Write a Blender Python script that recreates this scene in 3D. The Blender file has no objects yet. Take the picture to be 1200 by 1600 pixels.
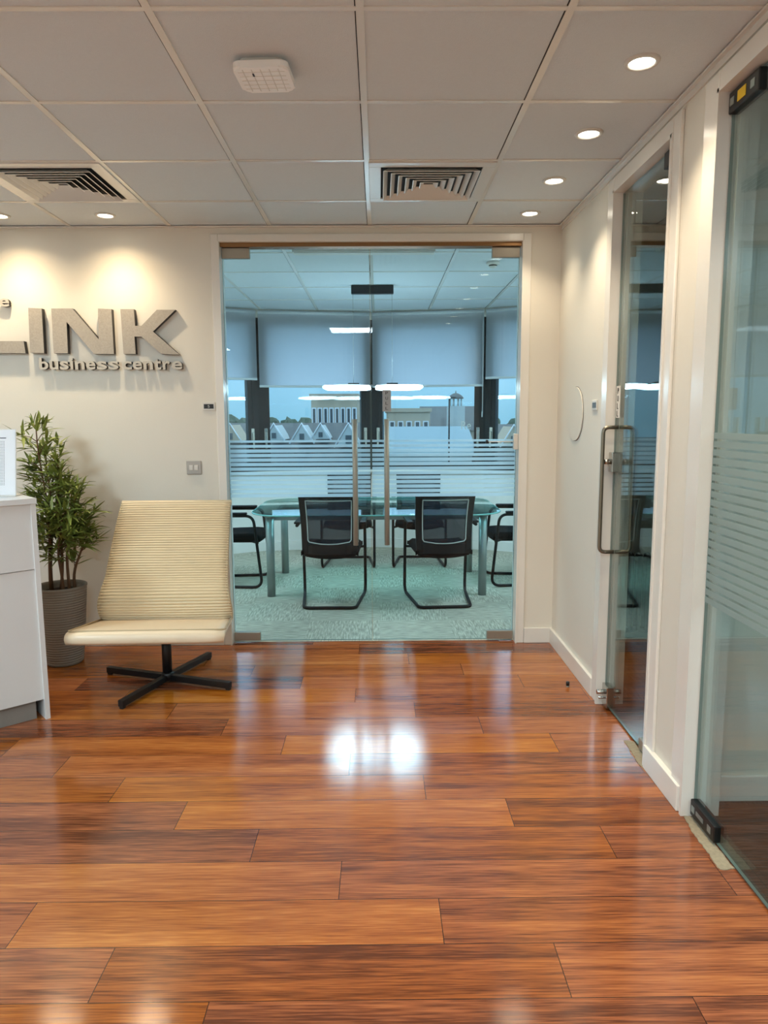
import bpy, bmesh, math, random
from mathutils import Vector, Matrix
random.seed(7)
C = bpy.context.scene.collection
PI = math.pi
# ------------------------------------------------------------------ camera, world, exposure
FPX = 1109.0
CAM = Vector((0, 0, 1.455))
TH = math.atan(147 / FPX); YAW = math.radians(0.42); ROLL = math.radians(-0.30)
RC = Matrix.Rotation(-YAW, 3, 'Z') @ Matrix.Rotation(PI / 2 - TH, 3, 'X') @ Matrix.Rotation(ROLL, 3, 'Z')
cd = bpy.data.cameras.new('camera'); cam = bpy.data.objects.new('camera', cd); C.objects.link(cam)
cam.matrix_world = Matrix.Translation(CAM) @ RC.to_4x4()
cd.sensor_fit = 'VERTICAL'; cd.sensor_height = 36; cd.lens = 36 * FPX / 1600; cd.clip_start = 0.05; cd.clip_end = 500
bpy.context.scene.camera = cam
vs = bpy.context.scene.view_settings
vs.view_transform = 'Standard'; vs.look = 'None'; vs.gamma = 1; vs.use_curve_mapping = False; vs.exposure = 0.0
W = bpy.data.worlds.new('sky'); bpy.context.scene.world = W; W.use_nodes = True
wn = W.node_tree; bg = wn.nodes['Background']; bg.inputs[1].default_value = 2.0
tc = wn.nodes.new('ShaderNodeTexCoord'); sx = wn.nodes.new('ShaderNodeSeparateXYZ'); cr = wn.nodes.new('ShaderNodeValToRGB')
wn.links.new(tc.outputs['Generated'], sx.inputs[0]); wn.links.new(sx.outputs['Z'], cr.inputs[0]); wn.links.new(cr.outputs[0], bg.inputs[0])
cr.color_ramp.elements[0].position = 0.0; cr.color_ramp.elements[0].color = (0.18, 0.34, 0.42, 1)
q_ = cr.color_ramp.elements.new(0.12); q_.color = (0.20, 0.38, 0.48, 1)
cr.color_ramp.elements[1].position = 0.5; cr.color_ramp.elements[1].color = (0.70, 0.98, 1.25, 1)
WARM = (1.0, 0.83, 0.60); PANEL_COL = (0.76, 1.0, 1.13); WARM2 = (1.0, .76, .46)
SPOT_W = 20; SPOT_WALL_W = 14; PANEL_W = 44; LAMP_E = 20; LAMP_W = 9; MEET_W = 26; MEET_COL = (.68, .94, 1.08)
MEET_TINT = (0.83, 0.935, 0.985)

def P(px, py, axis, val):
    """point of the plane axis=val seen at a pixel of the 1200x1600 frame"""
    d = RC @ Vector(((px - 600) / FPX, -(py - 800) / FPX, -1))
    t = (val - CAM[axis]) / d[axis]
    return CAM + d * t

# ------------------------------------------------------------------ materials
def lin(c):
    return tuple(((v / 255) / 12.92 if v / 255 <= .04045 else ((v / 255 + .055) / 1.055) ** 2.4) for v in c)
def mat(name, col, rough=.5, metal=0, spec=.5, bump=0, bscale=60, var=0, vscale=3, coat=0, bstretch=None, emit=None, es=0):
    m = bpy.data.materials.new(name); m.use_nodes = True; n = m.node_tree; b = n.nodes['Principled BSDF']
    col = lin(col) if max(col) > 1 else col
    b.inputs['Base Color'].default_value = (*col, 1); b.inputs['Roughness'].default_value = rough
    b.inputs['Metallic'].default_value = metal; b.inputs['Specular IOR Level'].default_value = spec
    b.inputs['Coat Weight'].default_value = coat
    if emit: b.inputs['Emission Color'].default_value = (*emit, 1); b.inputs['Emission Strength'].default_value = es
    g = n.nodes.new('ShaderNodeTexCoord')
    mp = n.nodes.new('ShaderNodeMapping'); n.links.new(g.outputs['Object'], mp.inputs[0])
    if bstretch: mp.inputs['Scale'].default_value = bstretch
    nz = n.nodes.new('ShaderNodeTexNoise'); nz.inputs['Scale'].default_value = vscale; nz.inputs['Detail'].default_value = 4
    n.links.new(mp.outputs[0], nz.inputs[0])
    v = var if var else .03
    mx = n.nodes.new('ShaderNodeMix'); mx.data_type = 'RGBA'
    mx.inputs[6].default_value = (*[c * (1 - v) for c in col], 1); mx.inputs[7].default_value = (*[min(1, c * (1 + v)) for c in col], 1)
    n.links.new(nz.outputs['Fac'], mx.inputs[0]); n.links.new(mx.outputs[2], b.inputs['Base Color'])
    if bump:
        n2 = n.nodes.new('ShaderNodeTexNoise'); n2.inputs['Scale'].default_value = bscale; n2.inputs['Detail'].default_value = 3
        n.links.new(mp.outputs[0], n2.inputs[0])
        bp = n.nodes.new('ShaderNodeBump'); bp.inputs['Strength'].default_value = bump; bp.inputs['Distance'].default_value = .004
        n.links.new(n2.outputs['Fac'], bp.inputs['Height']); n.links.new(bp.outputs[0], b.inputs['Normal'])
    return m
def glass(name, tint, base=.04, rough=0.0, refl=1.0):
    m = bpy.data.materials.new(name); m.use_nodes = True; n = m.node_tree; n.nodes.clear()
    o = n.nodes.new('ShaderNodeOutputMaterial'); t = n.nodes.new('ShaderNodeBsdfTransparent'); g = n.nodes.new('ShaderNodeBsdfGlossy')
    t.inputs[0].default_value = (*tint, 1); g.inputs['Roughness'].default_value = rough; g.inputs[0].default_value = (refl, refl, refl, 1)
    lw = n.nodes.new('ShaderNodeLayerWeight'); lw.inputs[0].default_value = .5
    pw = n.nodes.new('ShaderNodeMath'); pw.operation = 'POWER'; pw.inputs[1].default_value = 5; n.links.new(lw.outputs['Facing'], pw.inputs[0])
    ma = n.nodes.new('ShaderNodeMath'); ma.operation = 'MULTIPLY_ADD'; ma.inputs[1].default_value = 1 - base; ma.inputs[2].default_value = base
    n.links.new(pw.outputs[0], ma.inputs[0])
    mx = n.nodes.new('ShaderNodeMixShader'); n.links.new(ma.outputs[0], mx.inputs[0]); n.links.new(t.outputs[0], mx.inputs[1]); n.links.new(g.outputs[0], mx.inputs[2])
    n.links.new(mx.outputs[0], o.inputs[0]); return m
def translucent(name, col, trans=.5, transp=.0, rough=1):
    m = bpy.data.materials.new(name); m.use_nodes = True; n = m.node_tree; n.nodes.clear()
    o = n.nodes.new('ShaderNodeOutputMaterial'); d = n.nodes.new('ShaderNodeBsdfDiffuse'); t = n.nodes.new('ShaderNodeBsdfTranslucent'); tr = n.nodes.new('ShaderNodeBsdfTransparent')
    d.inputs[0].default_value = (*col, 1); t.inputs[0].default_value = (*col, 1)
    a = n.nodes.new('ShaderNodeMixShader'); a.inputs[0].default_value = trans; n.links.new(d.outputs[0], a.inputs[1]); n.links.new(t.outputs[0], a.inputs[2])
    b = n.nodes.new('ShaderNodeMixShader'); b.inputs[0].default_value = transp; n.links.new(a.outputs[0], b.inputs[1]); n.links.new(tr.outputs[0], b.inputs[2])
    n.links.new(b.outputs[0], o.inputs[0]); return m

def floor_mat():
    m = bpy.data.materials.new('laminate'); m.use_nodes = True; n = m.node_tree; b = n.nodes['Principled BSDF']
    N = n.nodes.new; L = n.links.new
    g = N('ShaderNodeNewGeometry'); s = N('ShaderNodeSeparateXYZ'); L(g.outputs['Position'], s.inputs[0])
    def M(op, a, c=None, d=None):
        k = N('ShaderNodeMath'); k.operation = op
        for i, v in enumerate((a, c, d)):
            if v is None: continue
            if isinstance(v, (int, float)): k.inputs[i].default_value = v
            else: L(v, k.inputs[i])
        return k.outputs[0]
    ry = M('DIVIDE', M('SUBTRACT', s.outputs['Y'], 1.613), .1893)
    row = M('FLOOR', ry); fy = M('SUBTRACT', ry, row)
    rx = M('DIVIDE', M('SUBTRACT', M('MULTIPLY_ADD', row, .305, s.outputs['X']), .48), 1.22)
    idx = M('FLOOR', rx); fx = M('SUBTRACT', rx, idx)
    ey = M('MULTIPLY', M('MINIMUM', fy, M('SUBTRACT', 1, fy)), .1893)
    ex = M('MULTIPLY', M('MINIMUM', fx, M('SUBTRACT', 1, fx)), 1.22)
    edge = M('MINIMUM', ex, ey)
    groove = M('LESS_THAN', edge, .0011)
    cb = N('ShaderNodeCombineXYZ'); L(idx, cb.inputs[0]); L(row, cb.inputs[1])
    wn_ = N('ShaderNodeTexWhiteNoise'); wn_.noise_dimensions = '3D'; L(cb.outputs[0], wn_.inputs[0])
    r = wn_.outputs['Value']
    # grain coordinates, each board shifted
    c2 = N('ShaderNodeCombineXYZ')
    L(M('MULTIPLY_ADD', r, 17.0, M('MULTIPLY', s.outputs['X'], .55)), c2.inputs[0]); L(M('MULTIPLY_ADD', r, 9.0, M('MULTIPLY', s.outputs['Y'], 10)), c2.inputs[1]); L(M('MULTIPLY', r, 31), c2.inputs[2])
    n1 = N('ShaderNodeTexNoise'); n1.inputs['Scale'].default_value = 1.5; n1.inputs['Detail'].default_value = 7; n1.inputs['Roughness'].default_value = .62; n1.inputs['Distortion'].default_value = .7; L(c2.outputs[0], n1.inputs[0])
    c3 = N('ShaderNodeCombineXYZ')
    L(M('MULTIPLY_ADD', r, 5.0, M('MULTIPLY', s.outputs['X'], 6)), c3.inputs[0]); L(M('MULTIPLY', s.outputs['Y'], 150), c3.inputs[1]); L(M('MULTIPLY', r, 11), c3.inputs[2])
    n2 = N('ShaderNodeTexNoise'); n2.inputs['Scale'].default_value = 1.3; n2.inputs['Detail'].default_value = 5; L(c3.outputs[0], n2.inputs[0])
    f = M('ADD', M('ADD', M('MULTIPLY_ADD', n1.outputs['Fac'], 1.0, -.30), M('MULTIPLY_ADD', n2.outputs['Fac'], .95, -.475)), M('MULTIPLY_ADD', r, .32, 0.02))
    cr = N('ShaderNodeValToRGB'); L(f, cr.inputs[0]); e = cr.color_ramp
    e.elements[0].position = .12; e.elements[0].color = (*lin((94, 49, 26)), 1)
    e.elements[1].position = .85; e.elements[1].color = (*lin((204, 136, 70)), 1)
    q = e.elements.new(.36); q.color = (*lin((148, 82, 40)), 1)
    q = e.elements.new(.58); q.color = (*lin((176, 105, 50)), 1)
    mx = N('ShaderNodeMix'); mx.data_type = 'RGBA'; L(groove, mx.inputs[0]); L(cr.outputs[0], mx.inputs[6]); mx.inputs[7].default_value = (*lin((45, 20, 10)), 1)
    hs = N('ShaderNodeHueSaturation'); L(mx.outputs[2], hs.inputs['Color']); L(M('MULTIPLY_ADD', wn_.outputs['Color'], .007, .4965), hs.inputs['Hue']); L(M('MULTIPLY_ADD', wn_.outputs['Color'], .14, .92), hs.inputs['Saturation'])
    L(hs.outputs[0], b.inputs['Base Color'])
    b.inputs['Roughness'].default_value = .12; b.inputs['Specular IOR Level'].default_value = .78
    n3 = N('ShaderNodeTexNoise'); n3.inputs['Scale'].default_value = 420; n3.inputs['Detail'].default_value = 2; L(g.outputs['Position'], n3.inputs[0])
    rr = M('MULTIPLY_ADD', n3.outputs['Fac'], .09, .055); L(rr, b.inputs['Roughness'])
    bp = N('ShaderNodeBump'); bp.inputs['Strength'].default_value = .06; bp.inputs['Distance'].default_value = .0015
    L(M('SUBTRACT', n3.outputs['Fac'], M('MULTIPLY', groove, 3)), bp.inputs['Height']); L(bp.outputs[0], b.inputs['Normal'])
    return m
def carpet_mat(name, ca, cb_, tile=.5):
    m = bpy.data.materials.new(name); m.use_nodes = True; n = m.node_tree; b = n.nodes['Principled BSDF']; N = n.nodes.new; L = n.links.new
    g = N('ShaderNodeNewGeometry'); ck = N('ShaderNodeTexChecker'); ck.inputs['Scale'].default_value = 1 / tile; L(g.outputs['Position'], ck.inputs[0])
    mpA = N('ShaderNodeMapping'); mpA.inputs['Scale'].default_value = (90, 9, 1); L(g.outputs['Position'], mpA.inputs[0])
    mpB = N('ShaderNodeMapping'); mpB.inputs['Scale'].default_value = (9, 90, 1); L(g.outputs['Position'], mpB.inputs[0])
    na = N('ShaderNodeTexNoise'); na.inputs['Scale'].default_value = 1.2; L(mpA.outputs[0], na.inputs[0])
    nb = N('ShaderNodeTexNoise'); nb.inputs['Scale'].default_value = 1.2; L(mpB.outputs[0], nb.inputs[0])
    mm = N('ShaderNodeMix'); mm.data_type = 'FLOAT'; L(ck.outputs['Fac'], mm.inputs[0]); L(na.outputs['Fac'], mm.inputs[2]); L(nb.outputs['Fac'], mm.inputs[3])
    cr = N('ShaderNodeValToRGB'); cr.color_ramp.elements[0].position = .35; cr.color_ramp.elements[1].position = .68
    cr.color_ramp.elements[0].color = (*lin(ca), 1); cr.color_ramp.elements[1].color = (*lin(cb_), 1); L(mm.outputs[0], cr.inputs[0])
    L(cr.outputs[0], b.inputs['Base Color']); b.inputs['Roughness'].default_value = .95; b.inputs['Specular IOR Level'].default_value = .1
    bp = N('ShaderNodeBump'); bp.inputs['Strength'].default_value = .5; bp.inputs['Distance'].default_value = .004; L(mm.outputs[0], bp.inputs['Height']); L(bp.outputs[0], b.inputs['Normal'])
    return m

M_wall = mat('wall_paint', (226, 221, 209), .55, spec=.35, var=.02, bump=.08, bscale=120)
M_trim = mat('white_gloss_paint', (232, 228, 220), .22, spec=.5)
M_ceil = mat('ceiling_tile', (214, 220, 224), .9, spec=.2, bump=.35, bscale=260, var=.03, vscale=90)
M_tee = mat('ceiling_tee', (224, 220, 212), .2, spec=.65)
M_white = mat('white_metal', (214, 212, 206), .35)
M_dark = mat('dark_void', (18, 18, 18), .8)
M_floor = floor_mat()
M_carpet = carpet_mat('meeting_carpet', (150, 146, 130), (200, 192, 172))
M_carpet2 = carpet_mat('office_carpet', (66, 58, 52), (92, 82, 74))
M_glass = glass('door_glass', MEET_TINT, .015)
M_edge = mat('glass_edge', (104, 128, 122), .15, spec=.6)
M_sglass = glass('office_glass', (.80, .86, .84), .06)
M_wglass = glass('window_glass', (.97, .99, 1.0), .045)
M_frost = translucent('frosted_film', (.70, .90, 1.0), .65, .40)
M_frost2 = translucent('frosted_film_office', (.50, .60, .58), .45, .42)
M_steel = mat('brushed_steel', (158, 160, 150), .42, .25, bump=.05, bstretch=(1, 1, 30))
M_loop = mat('loop_handle_steel', (134, 128, 114), .3, .75)
M_bronze = mat('bronze_rail', (150, 112, 74), .35, .8)
M_chrome = mat('chrome', (190, 188, 182), .15, 1)
M_patch = mat('steel_patch', (168, 160, 146), .35, .6)
M_black = mat('black_metal', (14, 14, 16), .4)
M_blackm = mat('black_powder_coat', (10, 12, 13), .55, spec=.25)
M_frame = mat('window_frame_black', (14, 16, 19), .5, spec=.3)
M_fab = mat('black_fabric', (11, 12, 14), .9, spec=.1, bump=.4, bscale=300)
M_leather = mat('cream_leather', (228, 208, 172), .42, spec=.4, bump=.1, bscale=140, var=.05, vscale=12)
M_leather_s = mat('cream_leather_seat', (228, 208, 178), .36, spec=.45, bump=.1, bscale=120, var=.06, vscale=9)
M_pipe = mat('cream_piping', (176, 156, 122), .5)
M_lett = mat('silver_letter_face', (168, 160, 148), .5, .0, bump=.35, bscale=160, var=.22, vscale=110)
M_lside = mat('dark_letter_edge', (34, 32, 32), .5)
M_plastic = mat('white_plastic', (218, 214, 206), .4)
M_desk = mat('desk_white', (222, 222, 220), .35)
M_plinth = mat('desk_plinth', (140, 136, 130), .4)
M_pot = mat('taupe_pot', (138, 130, 118), .6, bump=.2, bscale=30)
M_soil = mat('potting_soil', (40, 30, 22), .95, bump=.8, bscale=50)
M_leaf = mat('bamboo_leaf', (128, 140, 66), .42, var=.5, vscale=14)
M_stem = mat('bamboo_stem', (96, 64, 36), .6, var=.3, vscale=20)
M_silver = mat('table_leg_silver', (150, 160, 158), .35, .6)
M_tglass = glass('table_glass', (.70, .90, .88), .10)
M_tedge = mat('table_glass_edge', (120, 190, 184), .15)
M_meshf = translucent('chair_mesh_fabric', (.02, .03, .045), .3, .36)
M_pipew = mat('pale_grey_piping', (205, 205, 198), .5)
M_blind = translucent('blind_fabric', (.90, .92, .96), .84, .0)
M_blindrail = mat('blind_rail', (200, 205, 208), .4)
M_paper = mat('paper', (226, 226, 228), .7)
M_ink = mat('ink', (60, 60, 66), .8)
M_txt = mat('dark_ink', (12, 12, 12), .6)
M_grit = mat('adhesive_residue', (152, 142, 120), .95, bump=1, bscale=110, var=.3, vscale=80)
M_yellow = mat('yellow_sticker', (230, 190, 30), .6)
M_plate = mat('grey_plate', (166, 170, 172), .5)
M_rad = mat('dark_radiator', (52, 54, 54), .5)
M_room = mat('darkened_room_wall', (120, 122, 120), .8)  # grey darkened in the colour to stand in for an unlit room
M_aired = mat('diffuser_paint', (222, 220, 214), .25)
M_ap = mat('access_point_plastic', (248, 248, 246), .4)
def emis(name, col, s):
    m = bpy.data.materials.new(name); m.use_nodes = True; n = m.node_tree; n.nodes.clear()
    o = n.nodes.new('ShaderNodeOutputMaterial'); e = n.nodes.new('ShaderNodeEmission'); e.inputs[0].default_value = (*col, 1); e.inputs[1].default_value = s
    n.links.new(e.outputs[0], o.inputs[0]); return m
M_lens = emis('downlight_lens', (1, .90, .72), 18)
M_panel = emis('led_panel', (.95, 1, 1), 11.0)
M_led = emis('led_tube', (.72, .93, 1.0), LAMP_E)

# ------------------------------------------------------------------ mesh helpers
def bx(bm, x0, x1, y0, y1, z0, z1, bev=0, rot=None, mi=0):
    vsx = [bm.verts.new((x, y, z)) for x in (x0, x1) for y in (y0, y1) for z in (z0, z1)]
    idx = [(0, 1, 3, 2), (4, 6, 7, 5), (0, 4, 5, 1), (2, 3, 7, 6), (0, 2, 6, 4), (1, 5, 7, 3)]
    fs = [bm.faces.new([vsx[i] for i in f]) for f in idx]
    for f in fs: f.material_index = mi
    if bev:
        es = list({e for f in fs for e in f.edges})
        r = bmesh.ops.bevel(bm, geom=es, offset=bev, segments=2, affect='EDGES', profile=.5)
        for f in r['faces']: f.material_index = mi
        if rot: bmesh.ops.transform(bm, matrix=rot, verts=list({v for f in r['faces'] for v in f.verts} | {v for v in vsx if v.is_valid}))
    elif rot: bmesh.ops.transform(bm, matrix=rot, verts=vsx)
def B(): return bmesh.new()
def box(*a, **k):
    bm = B(); bx(bm, *a, **k); return bm
def prism(bm, pts, axis, a, b, mi=0, side_mi=None):
    def mk(p, t):
        if axis == 0: return (t, p[0], p[1])
        if axis == 1: return (p[0], t, p[1])
        return (p[0], p[1], t)
    A = [bm.verts.new(mk(p, a)) for p in pts]; Bv = [bm.verts.new(mk(p, b)) for p in pts]
    f1 = bm.faces.new(A); f2 = bm.faces.new(Bv[::-1]); f1.material_index = f2.material_index = mi
    n = len(pts)
    for i in range(n):
        f = bm.faces.new((A[i], Bv[i], Bv[(i + 1) % n], A[(i + 1) % n])); f.material_index = mi if side_mi is None else side_mi
def fillet(pts, r, seg=6):
    pts = [Vector(p) for p in pts]; out = [pts[0]]
    for i in range(1, len(pts) - 1):
        p, a, b = pts[i], pts[i - 1], pts[i + 1]
        rr = r[i] if isinstance(r, (list, tuple)) else r
        da, db = (a - p), (b - p); t = min(rr, da.length * .48, db.length * .48)
        A = p + da.normalized() * t; Bq = p + db.normalized() * t
        for k in range(seg + 1):
            u = k / seg; out.append(A * (1 - u) ** 2 + p * 2 * u * (1 - u) + Bq * u * u)
    out.append(pts[-1]); return out
def tube(bm, pts, r, seg=10, closed=False, cap=True, flat=None):
    pts = [Vector(p) for p in pts]; n = len(pts); rings = []
    T = []
    for i in range(n):
        if closed: t = pts[(i + 1) % n] - pts[i - 1]
        else: t = pts[min(i + 1, n - 1)] - pts[max(i - 1, 0)]
        T.append(t.normalized())
    up = Vector((0, 0, 1)) if abs(T[0].z) < .9 else Vector((1, 0, 0))
    N0 = T[0].cross(up).normalized()
    for i in range(n):
        N0 = (N0 - T[i] * N0.dot(T[i])).normalized(); Bn = T[i].cross(N0)
        rr = r[i] if isinstance(r, (list, tuple)) else r
        ra, rb = (rr, rr) if flat is None else flat
        rings.append([bm.verts.new(pts[i] + N0 * math.cos(2 * PI * k / seg) * ra + Bn * math.sin(2 * PI * k / seg) * rb) for k in range(seg)])
    m = n if closed else n - 1
    for i in range(m):
        a, b = rings[i], rings[(i + 1) % n]
        for k in range(seg):
            f = bm.faces.new((a[k], a[(k + 1) % seg], b[(k + 1) % seg], b[k])); f.smooth = True
    if cap and not closed: bm.faces.new(rings[0][::-1]); bm.faces.new(rings[-1])
def lathe(bm, prof, c=(0, 0, 0), seg=40, smooth=True):
    rings = []
    for r, z in prof:
        if r < 1e-6: rings.append([bm.verts.new((c[0], c[1], c[2] + z))])
        else: rings.append([bm.verts.new((c[0] + r * math.cos(2 * PI * k / seg), c[1] + r * math.sin(2 * PI * k / seg), c[2] + z)) for k in range(seg)])
    for a, b in zip(rings, rings[1:]):
        for k in range(seg):
            k2 = (k + 1) % seg
            if len(a) == 1 and len(b) == 1: continue
            if len(a) == 1: f = bm.faces.new((a[0], b[k2], b[k]))
            elif len(b) == 1: f = bm.faces.new((a[k], a[k2], b[0]))
            else: f = bm.faces.new((a[k], a[k2], b[k2], b[k]))
            f.smooth = smooth
def obj(name, bm, mats, parent=None, recalc=True, label=None, smooth=None):
    if recalc: bmesh.ops.recalc_face_normals(bm, faces=bm.faces[:])
    me = bpy.data.meshes.new(name); bm.to_mesh(me); bm.free()
    for m in (mats if isinstance(mats, (list, tuple)) else [mats]): me.materials.append(m)
    o = bpy.data.objects.new(name, me); C.objects.link(o)
    if parent: o.parent = parent
    if label: o['label'] = label
    return o
def struct(name, bm, mats, parent=None):
    o = obj(name, bm, mats, parent)
    if not parent: o['kind'] = 'structure'
    return o
def tag(o, label, cat, group=None, kind=None):
    o['label'] = label; o['category'] = cat
    if group: o['group'] = group
    if kind: o['kind'] = kind
    return o
def thing(name, label, cat, loc=(0, 0, 0), rz=0, group=None):
    o = bpy.data.objects.new(name, None); C.objects.link(o); o.empty_display_size = .1
    o.location = loc; o.rotation_euler = (0, 0, rz); return tag(o, label, cat, group)
def copy_tree(o, parent=None):
    kids = list(o.children); c = o.copy(); C.objects.link(c); c.parent = parent
    for ch in kids: copy_tree(ch, c)
    return c
def text_bm(s, size=1, ext=.0, off=0, sx=1):
    cu = bpy.data.curves.new('t', 'FONT'); cu.body = s; cu.size = size; cu.extrude = ext; cu.offset = off; cu.align_x = 'CENTER'
    cu.resolution_u = 4
    o = bpy.data.objects.new('t', cu); C.objects.link(o)
    bpy.context.view_layer.update(); dg = bpy.context.evaluated_depsgraph_get()
    me = bpy.data.meshes.new_from_object(o.evaluated_get(dg)); bm = B(); bm.from_mesh(me)
    bpy.data.objects.remove(o); bpy.data.curves.remove(cu); bpy.data.meshes.remove(me)
    if sx != 1: bmesh.ops.scale(bm, vec=(sx, 1, 1), verts=bm.verts)
    return bm
def fit(bm, x0, x1, z0, z1, y, thick):
    """stand a text mesh in the XZ plane filling a rectangle; front at y, back at y+thick"""
    xs = [v.co.x for v in bm.verts]; ys = [v.co.y for v in bm.verts]; zs = [v.co.z for v in bm.verts]
    for v in bm.verts:
        a = (v.co.x - min(xs)) / (max(xs) - min(xs) + 1e-9); b = (v.co.y - min(ys)) / (max(ys) - min(ys) + 1e-9)
        c = 0 if max(zs) - min(zs) < 1e-9 else (max(zs) - v.co.z) / (max(zs) - min(zs))
        v.co = Vector((x0 + a * (x1 - x0), y + c * thick, z0 + b * (z1 - z0)))
    return bm

# ------------------------------------------------------------------ key dimensions
H = 2.607; YB = 4.47; XR = 1.12; XL = -4.6; YN = -4.2
GX0, GX1 = -.96, .885; GZ = 2.50; YG = 4.52; SEAM = -.046

# ------------------------------------------------------------------ floor, ceiling, walls
struct('floor', box(XL - .1, XR + .03, YN - .1, YB + .05, -.05, 0), M_floor)
bm = B(); bx(bm, -2.75, 2.6, YB + .05, 8.2, -.05, 0); struct('floor', bm, M_carpet)
bm = B(); bx(bm, XR + .03, 4.5, YN, YB + .05, -.05, -.001); struct('floor', bm, M_carpet2)

def ceiling(x0, x1, y0, y1, xs, ys, name='ceiling'):
    c = struct(name, box(x0, x1, y0, y1, H, H + .06), M_ceil)
    bm = B()
    for x in xs: bx(bm, x - .012, x + .012, y0, y1, H - .004, H + .002)
    for y in ys: bx(bm, x0, x1, y - .010, y + .010, H - .0035, H + .002)
    struct('ceiling_grid', bm, M_tee, c)
    bm = B()
    for y in ys: bx(bm, x0, x1, y + .0105, y + .0135, H - .0012, H + .001)
    for x in xs: bx(bm, x - .0155, x - .0125, y0, y1, H - .0012, H + .001)
    struct('painted_shade_line', bm, M_dark, c)  # thin dark strips painted as the shade along one side of each tee
colx = [-.045 + .6 * k for k in range(-8, 3)]
ceiling(XL, XR, YN, YB, [x for x in colx if XL < x < XR - .03], [3.98 - .6 * k for k in range(0, 14)])
ceiling(-2.75, 2.6, YB + .12, 8.2, [x for x in [-.045 + .6 * k for k in range(-4, 5)]], [5.17 + .665 * k for k in range(5)])
ceiling(XR + .12, 4.5, YN, YB, [1.7, 2.3, 2.9, 3.5], [3.98 - .6 * k for k in range(0, 13)])

bm = B(); bx(bm, XL, GX0, YB, YB + .12, 0, H); bx(bm, GX1, 4.6, YB, YB + .12, 0, H); bx(bm, GX0, GX1, YB, YB + .12, GZ + .012, H)
struct('wall_back', bm, M_wall)
struct('wall_left', box(XL - .12, XL, YN, YB + .12, 0, H), M_wall)
struct('wall_front', box(XL, 4.6, YN - .12, YN, 0, H), M_wall)
D2a, D2b = 2.80, 3.47; D3a, D3b = 1.25, 2.44
bm = B(); bx(bm, XR, XR + .12, D2b, YB, 0, H); bx(bm, XR, XR + .12, D3b, D2a, 0, H); bx(bm, XR, XR + .12, YN, D3a, 0, H)
bx(bm, XR, XR + .12, D2a, D2b, GZ, H); bx(bm, XR, XR + .12, D3a, D3b, GZ, H)
struct('wall_right', bm, M_wall)
struct('wall_partition', box(XR + .12, 4.5, 2.54, 2.66, 0, H), M_wall)
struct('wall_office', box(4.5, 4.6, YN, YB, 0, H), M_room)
# meeting room side walls
struct('wall_meeting_left', box(-2.75, -2.63, YB + .12, 7.4, 0, H), M_wall)
struct('wall_meeting_right', box(2.48, 2.6, YB + .12, 7.4, 0, H), M_wall)

# ceiling edge angles
bm = B(); bx(bm, XL, XR, YB - .022, YB, H - .012, H - .0045); struct('trim_1', bm, M_tee)
bm = B(); bx(bm, XR - .022, XR, YN, YB - .022, H - .012, H - .0045); bx(bm, XR - .008, XR, YN, YB - .022, H - .035, H - .012); struct('trim_2', bm, M_tee)
# architraves
bm = B()
y = YB
bx(bm, GX0 - .045, GX0, y - .014, y, 0, GZ + .057, .004); bx(bm, GX1, GX1 + .05, y - .014, y, 0, GZ + .057, .004); bx(bm, GX0 - .0, GX1 + .0, y - .0139, y, GZ + .012, GZ + .057, .004)
bx(bm, GX0 - .004, GX0 + .006, y - .02, y + .12, 0, GZ + .012); bx(bm, GX1 - .006, GX1 + .004, y - .02, y + .12, 0, GZ + .012)
struct('trim_3', bm, M_trim)
struct('trim_4', box(GX0 + .006, GX1 - .006, YB + .012, YB + .09, GZ - .012, GZ + .012, bev=.002), M_bronze)
def side_arch(name, a, b, wa, wb):
    bm = B(); x = XR
    bx(bm, x - .014, x, b, b + wb, 0, GZ + .06, .004); bx(bm, x - .014, x, a - wa, a, 0, GZ + .06, .004); bx(bm, x - .0139, x, a, b, GZ, GZ + .06, .004)
    # jamb linings
    bx(bm, x - .02, x + .12, b - .012, b + .004, 0, GZ); bx(bm, x - .02, x + .12, a - .004, a + .012, 0, GZ); bx(bm, x - .02, x + .12, a, b, GZ - .012, GZ + .002)
    # door stops behind the glass
    bx(bm, x + .045, x + .075, b - .03, b - .012, 0, GZ - .012, .002); bx(bm, x + .045, x + .075, a + .012, a + .03, 0, GZ - .012, .002)
    return struct(name, bm, M_trim)
side_arch('trim_5', D2a, D2b, .07, .085)
side_arch('trim_6', D3a, D3b, .08, .10)
# baseboards
def skirt(name, *segs):
    bm = B()
    for s in segs: bx(bm, *s, bev=.003)
    struct(name, bm, M_trim)
skirt('baseboard_back', (XL, GX0 - .046, YB - .016, YB, 0, .1), (GX1 + .051, XR, YB - .016, YB, 0, .1))
skirt('baseboard_right', (XR - .018, XR, D2b + .086, YB - .017, 0, .1), (XR - .024, XR, D3b + .02, D2a - .004, 0, .1), (XR - .018, XR, YN, D3a - .08, 0, .1))
skirt('baseboard_office', (XR + .12, 4.5, 2.524, 2.54, 0, .1), (XR + .12, 4.5, 2.66, 2.676, 0, .1), (XR + .12, 4.5, YB - .016, YB, 0, .1))
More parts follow.
